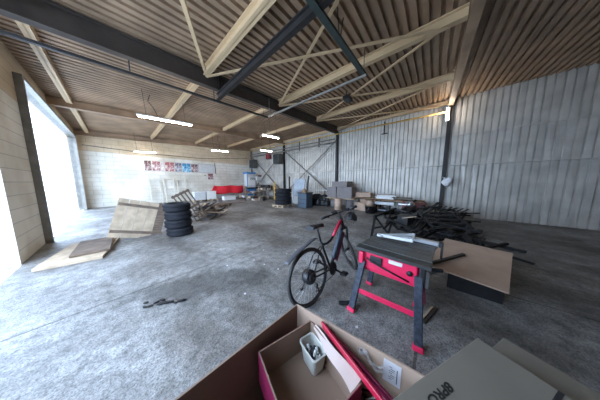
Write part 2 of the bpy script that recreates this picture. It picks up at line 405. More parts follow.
tag(MB().tube([(-1,14.2,3.45),(1.9,14.3,3.35),(4.6,14.4,3.38),(8.9,14.6,3.9)],.018,6).add('cable',M['cable']),'long black cable slung across the upper part of the white wall','cable')
tag(MB().tube([(5.85,14.96,3.2),(5.9,14.96,2.2)],.02,6).add('cable',M['cable']),'short dark vertical cable on the white wall beside noticeboard','cable')

# metal wall posts, rails, bracing, pipes
for y,lab,r in ((4.9,'dark steel wall post at mid wall where deep roof beam lands','dsteel'),(9.85,'dark steel wall post behind the pallet tyre stack','dsteel'),(14.8,'grey steel post in the far corner','gsteel'),(-.36,'dark steel post at the right end of metal wall holding the white rag','dsteel')):
    o=ibeam((XW-.10,y,0),(XW-.10,y,zr(XW)-.2),.14,.14)
    o=MB().box((XW-.04,y,2.35),(.02,.13,4.7)).box((XW-.16,y,2.35),(.02,.13,4.7)).box((XW-.10,y,2.35),(.12,.012,4.7)).add('wall_post',M[r]);tag(o,lab,'post')
for z,lab in ((2.25,'low'),(3.5,'high')):
    o=MB().box((XW-.02,(Y0+Y1)/2,z),(.05,Y1-Y0,.035)).add('wall_rail',M['galv']);tag(o,'thin %s horizontal sheeting rail along the metal wall'%lab,'rail')
for (ya,yb,nm) in ((4.95,9.8,'middle bay of metal wall'),(9.9,14.7,'far bay of metal wall')):
    for q in (0,1):
        a,b=(ya,yb) if q==0 else (yb,ya)
        o=MB().bar((9.46-q*.06,a,.5 if q==0 else .4),(9.46-q*.06,b,4.15),.085,.012).bar((9.46-q*.06,a,.45),(9.46-q*.06,b,4.1),.012,.05).add('wall_brace',M['gsteel'])
        tag(o,'grey angle iron diagonal in the %s, rising to the %s'%(nm,'left' if q==0 else 'right'),'brace')
def pipe(y0,y1,z0,z1,x,r,m,lab): tag(MB().tube([(x,y0,z0),(x,(y0+y1)/2,(z0+z1)/2),(x,y1,z1)],r,8).add('pipe',M[m]),lab,'pipe')
pipe(-.3,14.8,4.46,4.66,9.36,.034,'yellow','long ochre gas pipe high along the metal wall')
pipe(5.0,14.8,4.25,4.30,9.36,.035,'gsteel','grey pipe below the ochre pipe on metal wall')
pipe(4.9,14.7,4.05,4.08,9.38,.05,'gsteel','thick grey pipe, lowest of the upper pipes left of mid post')
pipe(5.0,9.6,3.78,3.80,9.40,.022,'galv','thin pale pipe between the mid post and the heater')
for y in (6.2,8.0): tag(MB().box((9.36,y,4.22),(.05,.06,.65)).add('pipe_bracket',M['dsteel']),'small dark bracket clamping the wall pipes, %s of the two'%('right' if y<7 else 'left'),'bracket','pipe brackets on the metal wall')
tag(MB().box((9.45,2.15,4.35),(.05,.05,.62)).box((9.45,2.13,4.05),(.06,.28,.04)).add('pipe_bracket',M['dsteel']),'dark inverted T bracket hanging below ochre pipe on right wall','bracket')
def heater(y,z,lab):
    t=thing('wall_heater',lab,'heater',(9.15,y,z),(0,0,0),'wall heaters')
    MB().box((0,0,0),(.45,.80,.80),bev=.02).add('housing',M['vent'],t)
    g=MB()
    for k in range(7): g.box((-.235,.0,-.3+k*.1),(.015,.66,.05),(0,25,0))
    g.add('louvre',M['dsteel'],t)
    MB().box((-.24,.36,0),(.02,.09,.78)).add('side_trim',M['palewhite'],t)
    MB().box((.25,0,.1),(.12,.1,.1)).add('bracket',M['dsteel'],t)
heater(14.0,3.3,'dark wall heater in the far corner of metal wall')
heater(10.3,3.45,'dark wall heater beside the post above the tyre pallet')
t=thing('wall_box','small dark red box mounted high between the two wall heaters','box',(9.42,11.85,3.9));MB().box((0,0,0),(.16,.62,.55),bev=.01).add('case',M['darkred'],t);MB().box((-.085,0,0),(.01,.12,.40)).add('door',M['red'],t)

# posters -------------------------------------------------------------
PM=[poster_mat('poster dark print',(.03,.02,.02),(.2,.1,.1),(.6,.5,.5),4),
 poster_mat('poster rose figures',(.25,.08,.09),(.45,.25,.25),(.85,.78,.76),5),
 poster_mat('poster pale print',(.5,.4,.4),(.7,.66,.64),(.85,.82,.8),6),
 poster_mat('poster red brown print',(.35,.08,.08),(.45,.2,.2),(.75,.62,.6),4),
 poster_mat('poster grey figure',(.06,.06,.09),(.35,.33,.38),(.7,.68,.7),5),
 poster_mat('poster blue sea print',(.01,.12,.3),(.06,.35,.6),(.5,.75,.85),3.2),
 poster_mat('poster dark figure print',(.03,.03,.04),(.35,.22,.22),(.7,.62,.62),5)]
for i,(xa,xb,k,lab) in enumerate(((1.35,1.68,0,'dark poster at the far left of the poster row'),(1.74,2.16,1,'rose toned poster, second from left in row'),(2.2,2.36,2,'narrow pale poster beside the rose one'),
  (2.42,2.95,3,'red brown portrait poster in the middle of row'),(3.0,3.4,4,'grey poster left of the blue one'),(3.46,4.0,5,'bright blue poster in the row'),(4.04,4.5,6,'dark figure poster at the right end of row'))):
    t=thing('poster',lab+' on white wall','poster',((xa+xb)/2,14.985,2.62),(0,0,0),'posters on the white wall')
    MB().box((0,0,0),(xb-xa,.008,.66)).add('print',PM[k],t)
t=thing('poster','small maroon poster hanging alone below the noticeboard','poster',(5.45,14.985,1.98));MB().box((0,0,0),(.42,.01,.5)).add('print',poster_mat('poster maroon',(.10,.02,.03),(.3,.12,.13),(.6,.5,.5),7),t)
tag(MB().box((5.02,14.98,2.06),(.12,.02,.05),bev=.005).add('wall_plate',M['black']),'tiny black plate on white wall left of maroon poster','plate')
t=thing('noticeboard','pale blank noticeboard right of the posters on white wall','board',(5.2,14.98,2.65));MB().box((0,0,0),(1.3,.012,.72)).add('panel',M['palewhite'],t)
f=MB()
for z in (-.36,.36): f.box((0,-.01,z),(1.32,.015,.02))
for x in (-.66,.66): f.box((x,-.01,0),(.02,.015,.72))
f.add('frame',M['gsteel'],t)
# pale timber racks leaning on the white wall
for k,(x,h) in enumerate(((1.75,1.75),(2.55,1.8),(3.3,1.75))):
    t=thing('timber_rack','pale timber frame leaning on white wall under the posters, %s of three'%('leftmost','middle','rightmost')[k],'frame',(x,14.6,0),(-11,0,0),'pale frames against the white wall')
    for s in (-.28,.28): MB().box((s,0,h/2),(.06,.04,h)).add('stile',M['washed'],t)
    for z in (.2,h*.55,h-.05): MB().box((0,0,z),(.56,.035,.06)).add('crossbar',M['washed'],t)

# ---------------------------------------------------------------- tyres
def tyre_mesh(r,w):
    mb=MB();pr=[(r*.60,-w*.34),(r*.70,-w*.47),(r*.86,-w*.5),(r*.965,-w*.40),(r,-w*.30),(r,-w*.10),(r*.975,-w*.09),(r*.975,-w*.05),(r,-w*.04),(r,w*.04),(r*.975,w*.05),(r*.975,w*.09),(r,w*.10),(r,w*.30),(r*.965,w*.40),(r*.86,w*.5),(r*.70,w*.47),(r*.60,w*.34),(r*.62,0),(r*.60,-w*.34)]
    mb.lathe(pr,n=40)
    for j in range(40):
        a=2*math.pi*j/40
        for sgn in (-1,1): mb.box((math.cos(a)*(r+.001),math.sin(a)*(r+.001),sgn*w*.21),(.014,.028,w*.17),(0,0,math.degrees(a)))
    return mb.mesh('tyre',M['rubber'])
tm=tyre_mesh(.305,.228)
pos=('bottom tyre of','second tyre from the bottom of','third tyre from the bottom of','top tyre of')
for k in range(4):
    o=bpy.data.objects.new('tyre',tm);COL.objects.link(o);o.location=(1.07+(.012,-.01,.0,-.012)[k],5.45+(.0,.012,-.01,.01)[k],.115+k*.229);o.rotation_euler=(0,0,k*.9)
    tag(o,'black car tyre, '+pos[k]+' the left stack by the leaning pallet','tyre','tyres in the left stack')
# pallet with large tyres
def pallet(loc,rz,lab,rot=(0,0),l=1.2,wd=.8,m='pale',grp=None):
    t=thing('pallet',lab,'pallet',loc,(rot[0],rot[1],rz),grp)
    for k in range(7): MB().box((0,-wd/2+.05+k*(wd-.1)/6,.133),(l,.09,.022)).add('deck_board',M[m],t)
    for x in (-l/2+.05,0,l/2-.05):
        MB().box((x,0,.111),(.10,wd,.022)).add('stringer',M[m],t);MB().box((x,0,.011),(.10,wd,.022)).add('bottom_board',M[m],t)
        for y in (-wd/2+.06,0,wd/2-.06): MB().box((x,y,.061),(.10,.10,.078)).add('block',M[m],t)
    return t
pallet((6.62,6.95,0),10,'wooden pallet under the large tyre stack')
tm2=tyre_mesh(.50,.235)
for k in range(4):
    o=bpy.data.objects.new('tyre',tm2);COL.objects.link(o);o.location=(6.6+(.0,.02,-.02,.01)[k],6.95,.27+k*.236);o.rotation_euler=(0,0,k)
    tag(o,'large black truck tyre, '+pos[k]+' the stack on the pallet','tyre','tyres on the pallet')
# timber crate stack to right of steel plates
t=thing('steel_plate','tall blue grey steel plate standing upright behind the large tyres','plate',(7.7,6.75,0),(0,8,0));MB().box((0,0,.86),(.05,.95,1.72)).add('plate',M['sheet'],t)
MB().box((-.04,0,.3),(.03,.7,.5)).add('patch',M['palewhite'],t)
for k,(y,s,l) in enumerate(((7.55,-5,'left'),(6.15,4,'right'))):
    tag(MB().box((0,0,.95),(.07,.09,1.9),bev=.005).add('post',M['dsteel'],None,(7.75,y,0),(s,6,0)),'dark upright bar leaning at the %s edge of steel plate'%l,'bar')
t=thing('steel_bin','dark blue grey steel bin right of the steel plate','bin',(7.25,5.75,0));MB().box((0,0,.42),(.6,.65,.84),bev=.01).add('body',M['binblue'],t);MB().box((0,0,.86),(.66,.71,.05),bev=.01).add('rim',M['dsteel'],t)
for z in (.25,.5): MB().box((-.305,0,z),(.02,.66,.03)).add('rib',M['dsteel'],t)
o=thing('stool','small brown timber offcut stack on the steel bin','timber',(7.2,5.75,.885));MB().box((0,0,.06),(.3,.25,.12),(0,0,12)).add('board',M['ply'],o);MB().box((.02,.02,.17),(.25,.12,.10),(0,0,-20)).add('board',M['pale'],o)
tag(MB().box((0,0,.75),(.12,.10,1.5),bev=.006).add('post',M['yellow'],None,(8.7,10.2,0)),'upright ochre post behind the large tyre stack','post')
t=thing('hand_truck','brown hand truck leaning beside the ochre post','trolley',(8.4,9.4,0),(0,-6,0))
MB().tube([(0,-.2,0),(0,-.2,1.2),(0,.2,1.2),(0,.2,0)],.025,6).add('frame',M['ply'],t)
for z in (.3,.7,1.0): MB().box((0,0,z),(.03,.4,.04)).add('crossbar',M['ply'],t)
# pale barrier rail
t=thing('trestle','pale trestle rail standing right of the steel bin','trestle',(8.6,6.0,0))
MB().box((0,0,.98),(.05,2.0,.05)).add('rail',M['palewhite'],t)
for y in (-.8,.5): MB().box((0,y,.48),(.05,.05,.96)).add('leg',M['darkred'] if y<0 else M['palewhite'],t)
# black bag heap by metal wall
for k in range(7):
    mb=MB();rn=random.Random(k+20)
    g=bmesh.ops.create_icosphere(mb.b,subdivisions=3,radius=1)
    ph=[rn.uniform(0,6) for _ in range(4)]
    for v in mb.b.verts:
        f=1+.12*math.sin(4*v.co.x+ph[0])+.10*math.sin(5*v.co.y+ph[1])+.08*math.sin(7*v.co.z+ph[2]);v.co=Vector((v.co.x*f*.36,v.co.y*f*.27,max(v.co.z*f*.25,-.16)))
    for f in mb.b.faces:f.smooth=True
    o=mb.add('rubbish_bag',M['tarp'],None,(8.60+rn.uniform(-.1,.1),5.15+(k%5)*.50+(.15 if k>4 else 0),.17 if k<5 else .46),(0,0,rn.uniform(0,180)))
    tag(o,'black plastic sack in the low heap left of the stacked cartons','bag','black sacks by the metal wall')

# ---------------------------------------------------------------- far corner workshop
t=thing('bench','long bench covered by a bright red sheet along the white wall','bench',(6.5,14.1,0))
MB().box((0,0,.72),(2.5,.5,.05)).add('bench_top',M['pale'],t)
for x in (-1.15,1.15):
    for y in (-.2,.2): MB().box((x,y,.35),(.06,.06,.7)).add('leg',M['pale'],t)
def rc(u,v):
    return (-1.5+3.0*u,-.30+.62*v,.78+.26*(v>.5)*(1) + .03*math.sin(9*u+3*v)+(-.0))
c=MB().quadgrid(lambda u,v:(5.2+2.62*u-.35*(1-v)*(u<.3),13.72+.06*math.sin(14*u),.50+.66*v+.03*math.sin(11*u+2)),24,6,.02).quadgrid(lambda u,v:(5.2+2.62*u,13.74+.6*v,1.16+.03*math.sin(11*u+2)+.02*math.sin(5*v)),24,4)
tag(c.add('cover_sheet',M['redcloth']),'bright red plastic sheet draped over the bench by white wall','sheet')
for k,(x,z,sx,sz,m,lab) in enumerate(((4.05,.30,.75,.6,'palewhite','white crate under the noticeboard, leftmost of the two'),(4.85,.32,.7,.64,'white','white crate under the maroon poster, beside red bench'))):
    t=thing('crate',lab,'crate',(x,13.6,z+.10 if k else z+.12));MB().box((0,0,0),(sx,.5,sz),bev=.01).add('body',M[m],t);MB().box((0,0,sz/2+.02),(sx+.04,.54,.04),bev=.008).add('lid',M['white'],t)
    pallet((x,13.6,-.0),0,'flat pallet under the %s white crate'%('left' if k==0 else 'right'),l=.9,wd=.6)
t=thing('plastic_tray','low white tray in front of the red bench','tray',(6.1,13.1,0));MB().box((0,0,.16),(1.0,.4,.32),bev=.02).add('body',M['white'],t);MB().box((0,0,.33),(1.04,.44,.03),bev=.008).add('rim',M['palewhite'],t)
# pale blue/white machine
t=thing('milling_machine','blue and white workshop machine in the far corner','machine',(8.45,13.6,0))
MB().box((0,0,.45),(.96,.7,.9),bev=.03).add('base',M['blue'],t)
MB().box((0,-.02,1.6),(.86,.62,1.35),bev=.02).add('cabinet',M['palewhite'],t)
MB().box((0,-.02,2.35),(.98,.70,.16),bev=.02).add('hood',M['blue'],t)
MB().box((0,-.36,1.55),(.72,.03,.75),bev=.01).add('door',M['white'],t)
MB().box((-.44,-.30,1.55),(.04,.06,1.4),bev=.01).add('side_trim',M['blue'],t)
MB().box((0,-.28,.93),(1.15,.5,.12),bev=.01).add('worktable',M['dsteel'],t)
text('FTN','lettering',.30,M['ink'],t,(.12,-.385,1.78),(R(90),0,0))
MB().box((-.56,-.15,.55),(.10,.3,1.1),bev=.02).add('side_panel',M['ply'],t)
t=thing('drill_press','grey green drill press right of the blue machine','machine',(9.0,12.75,0))
MB().box((0,0,.4),(.45,.4,.8),bev=.01).add('base',M['gsteel'],t);MB().cyl((0,0,.8),.05,1.15).add('column',M['alu'],t)
MB().box((-.12,0,1.85),(.55,.25,.32),bev=.04).add('head',M['palewhite'],t);MB().cyl((-.25,0,1.35),.035,.35).add('quill',M['chrome'],t)
MB().box((-.1,0,1.2),(.4,.35,.05),bev=.01).add('worktable',M['dsteel'],t)
MB().box((.02,0,2.08),(.3,.22,.14),bev=.02).add('motor_cover',M['darkred'],t)
for k,(x,y,lab) in enumerate(((8.85,11.7,'workbench loaded with parts under the red wall box'),(8.15,12.7,'low workbench piled with scrap in front of drill press'))):
    t=thing('workbench',lab,'workbench',(x,y,0))
    MB().box((0,0,.78 if k==0 else .5),(.8,1.6,.05)).add('worktop',M['ply'],t)
    for a in (-.35,.35):
        for b in (-.75,.75): MB().box((a,b,.385 if k==0 else .24),(.06,.06,.77 if k==0 else .48)).add('leg',M['gsteel'],t)
    MB().box((0,0,.2),(.7,1.5,.03)).add('shelf',M['pale'],t)
rn=random.Random(11)
kinds=['palewhite','wood','gsteel','blue','kraft2','dsteel','white','pale','yellow','darkred']
desc={'palewhite':'pale','wood':'brown','gsteel':'grey','blue':'blue','kraft2':'tan','dsteel':'black','white':'white','pale':'beige','yellow':'ochre','darkred':'maroon'}
for k in range(11):
    m=kinds[k%10];y=11.05+k*.13;h=rn.uniform(.10,.24)
    tag(MB().box((0,0,h/2),(rn.uniform(.2,.4),.11,h),bev=.008).add('parts_box',M[m],None,(8.72+rn.uniform(-.08,.08),y,.806),(0,0,rn.uniform(-8,8))),'small %s box in the row on the loaded workbench'%desc[m],'box','boxes on the loaded workbench')
for k in range(12):
    m=['ply','dsteel','pale','gsteel','wood','darkred'][k%6];h=rn.uniform(.15,.45)
    tag(MB()._cyl((0,0,0),rn.uniform(.03,.06),h,(0,0,1),12,None).add('canister',M[m],None,(9.1,10.98+k*.13,.806)),'%s canister in the back row on the loaded workbench'%{'ply':'brown','dsteel':'black','pale':'beige','gsteel':'grey','wood':'dark brown','darkred':'maroon'}[m],'canister','canisters on the loaded workbench')
t=thing('steel_cylinder','fat dark cylinder lying on the loaded workbench boxes','cylinder',(8.4,10.75,1.14));MB().cyl((0,-.2,0),.13,1.05,(0,1,0)).add('body',M['dsteel'],t);MB().cyl((0,.86,0),.06,.12,(0,1,0)).add('neck',M['gsteel'],t)
t2=thing('stand','grey stand carrying the fat dark cylinder','stand',(8.4,11.05,0))
for y in (-.35,.35): MB().box((0,y,.50),(.06,.06,1.0)).add('post',M['gsteel'],t2)
for y in (-.35,.35): MB().box((0,y,.02),(.4,.06,.04)).add('foot',M['gsteel'],t2)
for k in range(16):
    m=kinds[(k*3)%10];L=rn.uniform(.25,.75)
    a=rn.uniform(0,180)
    tag(MB().box((0,0,.0),(L,rn.uniform(.05,.12),rn.uniform(.04,.07)),bev=.004).add('offcut',M[m],None,(8.1+rn.uniform(-.25,.25),12.1+(k%8)*.17,.57+(k//8)*.08),(0,0,a)),'%s offcut in the heap on the low workbench'%desc[m],'offcut','offcuts on the low workbench')
for k in range(26):
    m=['dsteel','ply','gsteel','palewhite','wood','kraft2','blue','yellow','dsteel','white'][k%10];h=rn.uniform(.12,.34);y=10.35+k*.155
    tag(MB().box((0,0,h/2),(rn.uniform(.15,.35),.12,h),(0,0,rn.uniform(-6,6)),bev=.006).add('scrap_part',M[m],None,(7.62+.05*rn.random(),y,.0 if k%2 else .0)),'short %s part standing in the low row before the workbenches'%{'dsteel':'black','ply':'brown','gsteel':'grey','palewhite':'pale','wood':'dark brown','kraft2':'tan','blue':'blue','yellow':'ochre','white':'white'}[m],'part','parts standing before the workbenches')
for k in range(12):
    m=['kraft2','palewhite','wood','gsteel','pale','dsteel'][k%6]
    tag(MB().box((0,0,.08),(rn.uniform(.25,.5),rn.uniform(.2,.35),.16),bev=.006).add('floor_box',M[m],None,(7.2+.1*rn.random(),10.9+k*.27 if k<6 else 12.9-(k-6)*.36,.0 if k<6 else .165),(0,0,rn.uniform(-4,4))),'low %s box on the floor before the workbenches'%{'kraft2':'tan','palewhite':'pale','wood':'brown','gsteel':'grey','pale':'beige','dsteel':'black'}[m],'box','boxes on the floor before the workbenches')

# ---------------------------------------------------------------- wood at left
t=thing('plank_board','brown planked board tilted behind the left tyre stack','board',(.22,6.0,0),(-6,17,0))
for k in range(5): MB().box((-.42+k*.2,0,.50),(.19,.04,1.0)).add('plank',M['pale'] if k<4 else M['wood'],t)
for z in (.15,.85): MB().box((0,-.035,z),(1.0,.03,.07)).add('batten',M['wood'],t)
t=thing('board','pale dusty board lying at the left edge beside plank panel','board',(-.55,5.6,0),(0,0,-10));MB().box((0,0,.03),(.75,1.4,.05)).add('board',M['pale'],t);MB().box((.1,.1,.085),(.5,1.1,.04),(0,0,8)).add('top_board',M['wood'],t)
t=thing('pallet','grey slatted pallet leaning askew behind the left tyre stack','pallet',(2.02,6.75,0),(-8,-27,-4))
for k in range(5): MB().box((-.25+k*.125,0,.64),(.045,.025,1.28)).add('slat',M['wood'],t)
for z in (.06,.62,1.22): MB().box((0,.045,z),(.60,.06,.08)).add('crossbar',M['wood'],t)
rn=random.Random(5)
for k in range(46):
    L=rn.uniform(.35,.95);x=2.50+rn.gauss(0,.15);y=7.45+rn.gauss(0,.32);a=rn.uniform(-80,60);z=.04+.06*(k%9)*max(.15,1-abs(x-2.55)/.9)
    m=('wood','scrap','ply','wood','pale','scrap2')[k%6]
    o=MB().box((0,0,0),(L,rn.uniform(.04,.13),rn.uniform(.02,.05))).add('broken_board',M[m],None,(x,y,z),(rn.uniform(-20,20),rn.uniform(-32,16) if k>8 else 0,a))
    tag(o,{'wood':'weathered','pale':'pale','ply':'brown','scrap':'blackened','scrap2':'charred'}[m]+' broken board in the heap beyond the leaning pallet','board','broken boards in the left heap')
pallet((4.0,9.9,0),25,'flat wooden pallet lying on the floor beyond the broken boards',m='wood')
tag(MB().box((0,0,.03),(1.4,.09,.05)).add('plank',M['wood'],None,(5.4,10.8,0),(0,0,-35)),'single loose plank lying on the floor toward red bench','plank')

# ---------------------------------------------------------------- mid right: cartons, drums, table
t=thing('work_table','low board table carrying the dusty grey cartons','table',(8.55,3.95,0))
MB().box((0,0,.575),(1.0,1.75,.04)).add('table_top',M['pale'],t)
for x in (-.42,.42):
    for y in (-.8,.8): MB().box((x,y,.28),(.05,.05,.555)).add('leg',M['dsteel'],t)
def carton(loc,sz,m,lab,rz=0,grp=None):
    t=thing('carton',lab,'box',loc,(0,0,rz),grp);MB().box((0,0,sz[2]/2),sz,bev=.006).add('body',M[m],t)
    MB().box((0,0,sz[2]+.003),(sz[0]*.98,sz[1]*.10,.006)).add('tape',M['kraft2'],t);return t
carton((8.55,4.5,.60),(.7,.55,.60),'greybox','dusty grey carton at the left of the board table')
carton((8.45,3.70,.60),(.75,.85,.62),'greybox','large dusty grey carton at the right of the board table',4)
carton((8.55,4.02,1.23),(.7,.95,.30),'greybox','flat dusty carton lying on top of the two grey cartons',-3)
def drum(loc,r,h,m,lab,band='dsteel'):
    t=thing('drum',lab,'drum',loc);MB()._cyl((0,0,0),r,h,(0,0,1),28,None).add('body',M[m],t)
    for z in (.0,h-.03): MB().lathe([(r,z),(r+.008,z),(r+.008,z+.03),(r,z+.03)],n=28).add('hoop',M[band],t)
    return t
drum((7.82,3.88,0),.19,.60,'drum','pale brown fibre drum standing before the board table','drum')
drum((8.45,3.5,0),.2,.54,'greybox','grey drum under the right side of board table')
drum((8.5,4.5,0),.2,.54,'greybox','dusty drum under the left side of board table')
carton((8.6,2.95,0),(.55,.45,.42),'kraft2','pinkish carton on the floor right of the board table')
t=thing('carton','large open pinkish carton beside the cable spool','box',(8.5,2.45,0),(0,0,8))
MB().box((0,0,.30),(.55,.75,.60),bev=.006).add('body',M['kraft2'],t);MB().box((-.36,0,.50),(.25,.72,.012),(0,-35,0)).add('flap',M['kraft2'],t)
carton((8.7,2.8,.70),(.5,.75,.24),'kraft2','tan carton lying on the sheet board behind the spool',5)
tag(MB().box((0,0,0),(.8,2.2,.03)).add('board',M['ply'],None,(8.75,2.2,.665),(0,0,3)),'brown sheet board bridging the cartons and the dark table','board')
t=thing('cable_spool','small wooden cable spool with a pale drum','spool',(7.85,2.22,.36))
MB()._cyl((0,0,.03),.16,.26,(0,0,1),24,None).add('core',M['drum'],t)
for z in (0,.27): MB()._cyl((0,0,z),.24,.03,(0,0,1),24,None).add('flange',M['ply'],t)
t=thing('bucket','black bucket under the wooden spool','bucket',(7.85,2.22,0))
MB().lathe([(.0,.0),(.19,.0),(.22,.33),(.235,.33),(.235,.357),(.20,.357),(.2,.33),(0,.33)],n=28).add('body',M['black'],t)
MB().tube([(-.225,-.01,.3),(-.24,0,.2),(-.235,.05,.16)],.006).add('handle',M['chrome'],t)
t=thing('table','long dark table against the metal wall holding white sheets','table',(8.75,1.15,0))
MB().box((0,0,.62),(.9,1.9,.05)).add('table_top',M['ply'],t)
for x in (-.4,.4):
    for y in (-.9,.9): MB().box((x,y,.3),(.06,.06,.6)).add('leg',M['dsteel'],t)
MB().box((0,0,.12),(.8,1.8,.04)).add('shelf',M['sheet'],t)
for k in range(5):
    tag(MB().box((0,0,.018),(.55,.80-.05*(k%3),.036),bev=.004).add('foam_sheet',M['white'],None,(8.55+.02*(k%2),1.72+.05*((k*7)%3-1),.69+k*.038),(0,0,-6+k*5)),'white foam sheet in the pile on the dark table','sheet','white sheets on the dark table')
tag(MB().box((0,0,.03),(.5,.7,.06)).add('panel',M['olive'],None,(8.8,1.0,.69),(0,0,8)),'olive grey panel beside the white sheets on dark table','panel')
tag(MB().box((0,0,0),(.12,1.0,.14),bev=.01).add('beam',M['palewhite'],None,(8.1,1.75,.50),(0,0,3)),'white boxed beam tucked under the front of dark table','beam')
t=thing('beam_rest','dark trestle carrying the white boxed beam','trestle',(8.1,1.75,0))
for y in (-.3,.3): MB().box((0,y,.20),(.3,.05,.42)).add('leg',M['dsteel'],t)
t=thing('crate','maroon open crate at the right end of the dark table','crate',(8.35,.55,.30))
for y in (-.38,.38): MB().box((0,y,.17),(.5,.03,.34)).add('side_panel',M['darkred'],t)
for x in (-.25,.25): MB().box((x,0,.17),(.03,.76,.34)).add('side_panel',M['darkred'],t)
MB().box((0,0,.015),(.5,.76,.03)).add('base',M['darkred'],t)
MB().box((-.272,0,.17),(.012,.09,.30)).add('label_strip',M['pale'],t)
t=thing('pallet_block','dark block under the maroon crate','block',(8.35,.55,0));MB().box((0,0,.15),(.5,.75,.29),bev=.01).add('body',M['scrap2'],t)

# ---------------------------------------------------------------- scrap heap on the right
rn=random.Random(9)
def heapz(x,y):
    cx,cy=6.9,.15
    d=((x-cx)/2.6)**2+((y-cy)/1.1)**2
    return max(.03,.52*(1-d))
for k in range(150):
    x=rn.uniform(4.6,8.7);y=rn.uniform(-1.0,.95)
    if y>.35 and x<5.3: continue
    L=rn.uniform(.7,1.7);a=rn.gauss(-9,9) if k%4 else rn.choice([rn.gauss(75,12),rn.gauss(-45,12)])
    z=heapz(x,y)*rn.uniform(.2,1.0)+.03
    pitch=rn.gauss(-3,5)
    w=rn.choice([.03,.04,.05,.06,.08,.10]);h=rn.choice([.03,.04,.05])
    o=MB().box((0,0,0),(L,w,h)).add('steel_bar',M['scrap'] if rn.random()<.75 else M['scrap2'],None,(x,y,z+.5*L*abs(math.sin(R(pitch)))),(rn.uniform(-20,20),pitch,a))
    tag(o,'black steel bar lying in the scrap heap behind the table saw','bar','black bars in the scrap heap')
for k in range(7):
    o=MB().box((0,0,.0),(2.2,.05,.02)).add('steel_bar',M['scrap2'],None,(6.9+.1*k,-.02-.13*k,.60-.025*k),(0,-1,-8-k*1.5));tag(o,'long charcoal flat bar fanned out on top of the scrap heap','bar','fanned flat bars on the heap')
t=thing('steel_trestle','black steel trestle at the left front corner of the scrap heap','trestle')
MB().bar((4.75,1.22,.50),(6.7,.98,.52),.06,.06).add('top_rail',M['scrap'],t)
for a_,b_ in (((4.8,1.2,.48),(4.35,1.15,.0)),((4.85,1.2,.48),(4.95,.85,.0)),((6.3,1.02,.5),(6.1,1.15,.0)),((6.4,1.0,.5),(6.6,.75,.0))): MB().bar(a_,b_,.06,.045).add('leg',M['scrap'],t)
MB().bar((4.55,1.16,.22),(4.92,1.0,.22),.04,.04).add('crossbar',M['scrap2'],t)
def frame(name,lab,loc,rot,w,h,m,th=.045,ribs=1):
    t=thing(name,lab,'frame',loc,rot)
    for s in (-w/2,w/2): MB().box((s,0,h/2),(th,th,h)).add('upright',M[m],t)
    for i in range(ribs+2): MB().box((0,0,h*i/(ribs+1)),(w,th,th)).add('crossbar',M[m],t)
    return t
frame('steel_rack','black steel frame tilted behind the trestle in scrap heap',(6.1,.6,.03),(-50,0,-10),1.1,.6,'scrap',.05,2)
frame('steel_rack','black ladder like frame lying at the right of the scrap heap',(5.6,-.5,.30),(-70,0,-60),.9,.8,'scrap2',.05,3)
t=thing('scrap_lath','pair of pale slats lying on the front of the scrap heap','slat',(5.2,.42,.52),(0,18,55))
for s in (-.05,.05): MB().box((0,s,0),(.34,.035,.02)).add('slat',M['pale'],t)
t=thing('plate_bracket','small charcoal metal hopper in the front of the scrap heap','hopper',(5.75,.55,.20),(0,0,-20));MB().box((0,0,.12),(.4,.3,.25),bev=.02).add('body',M['scrap2'],t);MB().box((0,0,.26),(.46,.36,.03)).add('rim',M['scrap2'],t)
t=thing('silver_cowl','shiny curved silver cowl on top of scrap heap','cowl',(7.2,.58,.62))
MB().lathe([(.06,0),(.12,.03),(.13,.10),(.10,.14),(.05,.15)],ax=(-.6,.2,.7),n=18).add('body',M['chrome'],t);MB().box((-.1,.22,.02),(.05,.3,.04)).add('arm',M['chrome'],t)
c=MB().quadgrid(lambda u,v:(9.28-.06*math.sin(3*u+2*v)-.03,-.56+.26*u+.05*math.sin(6*v)-.06*(1-v),1.32+.32*v+.05*u+.04*math.sin(7*u)),8,8,.015)
tag(c.add('rag',M['cloth']),'white rag hung on the post at the right end of metal wall','rag')

# ---------------------------------------------------------------- bicycle
bike=thing('bicycle','black and red electric bicycle leaning on its kickstand with helmet on bar','bicycle',(1.43,1.02,0),(0,0,-5.5))
lean=Matrix.Rotation(R(-8),4,'X')
lean.translation=(0,0,0)
RH=Vector((0,0,.347));FH=Vector((1.15,0,.347));WR=.310
HT=Vector((.83,0,.935));HB=Vector((.875,0,.78))
ax=(HB-HT).normalized();steer=R(52)
SM=Matrix.Translation(HT)@Matrix.Rotation(-steer,4,ax)@Matrix.Translation(-HT)
def bp(mb,name,m,parent=bike,front=False):
    mb.xf(lean@SM if front else lean);return mb.add(name,M[m],parent)
def wheel(c,front):
    def ring(r,k=48): return [c+Vector((r*math.cos(2*math.pi*i/k),0,r*math.sin(2*math.pi*i/k))) for i in range(k)]
    w=bp(MB().tube(ring(WR),.011,6,closed=True,flat=1.0),'wheel','bikeblack',bike,front)
    bp(MB().tube(ring(WR+.018),.0215,10,closed=True),'tyre','rubber2',w,front)
    s=MB()
    for i in range(28):
        a=2*math.pi*i/28;b=a+(.35 if i%2 else -.35);y=.03 if (i//2)%2 else -.03
        s.tube([c+Vector((.04*math.cos(b),y,.04*math.sin(b))),c+Vector((WR*math.cos(a),0,WR*math.sin(a)))],.0012,4)
    bp(s,'spokes','chrome',w,front)
    return w
wr=wheel(RH,False);wf=wheel(FH,True)
bp(MB().lathe([(.0,-.055),(.075,-.05),(.088,-.03),(.088,.03),(.075,.05),(0,.055)],RH,(0,1,0),28),'hub_motor','bikeblack',wr)
bp(MB().lathe([(.0,-.068),(.040,-.068),(.055,-.062),(.058,-.052),(.0,-.052)],RH,(0,1,0),24),'cassette','scrap2',wr)
bp(MB().lathe([(.085,.045),(.07,.056),(.05,.058)],RH,(0,1,0),24),'brake_disc','chrome',wr)
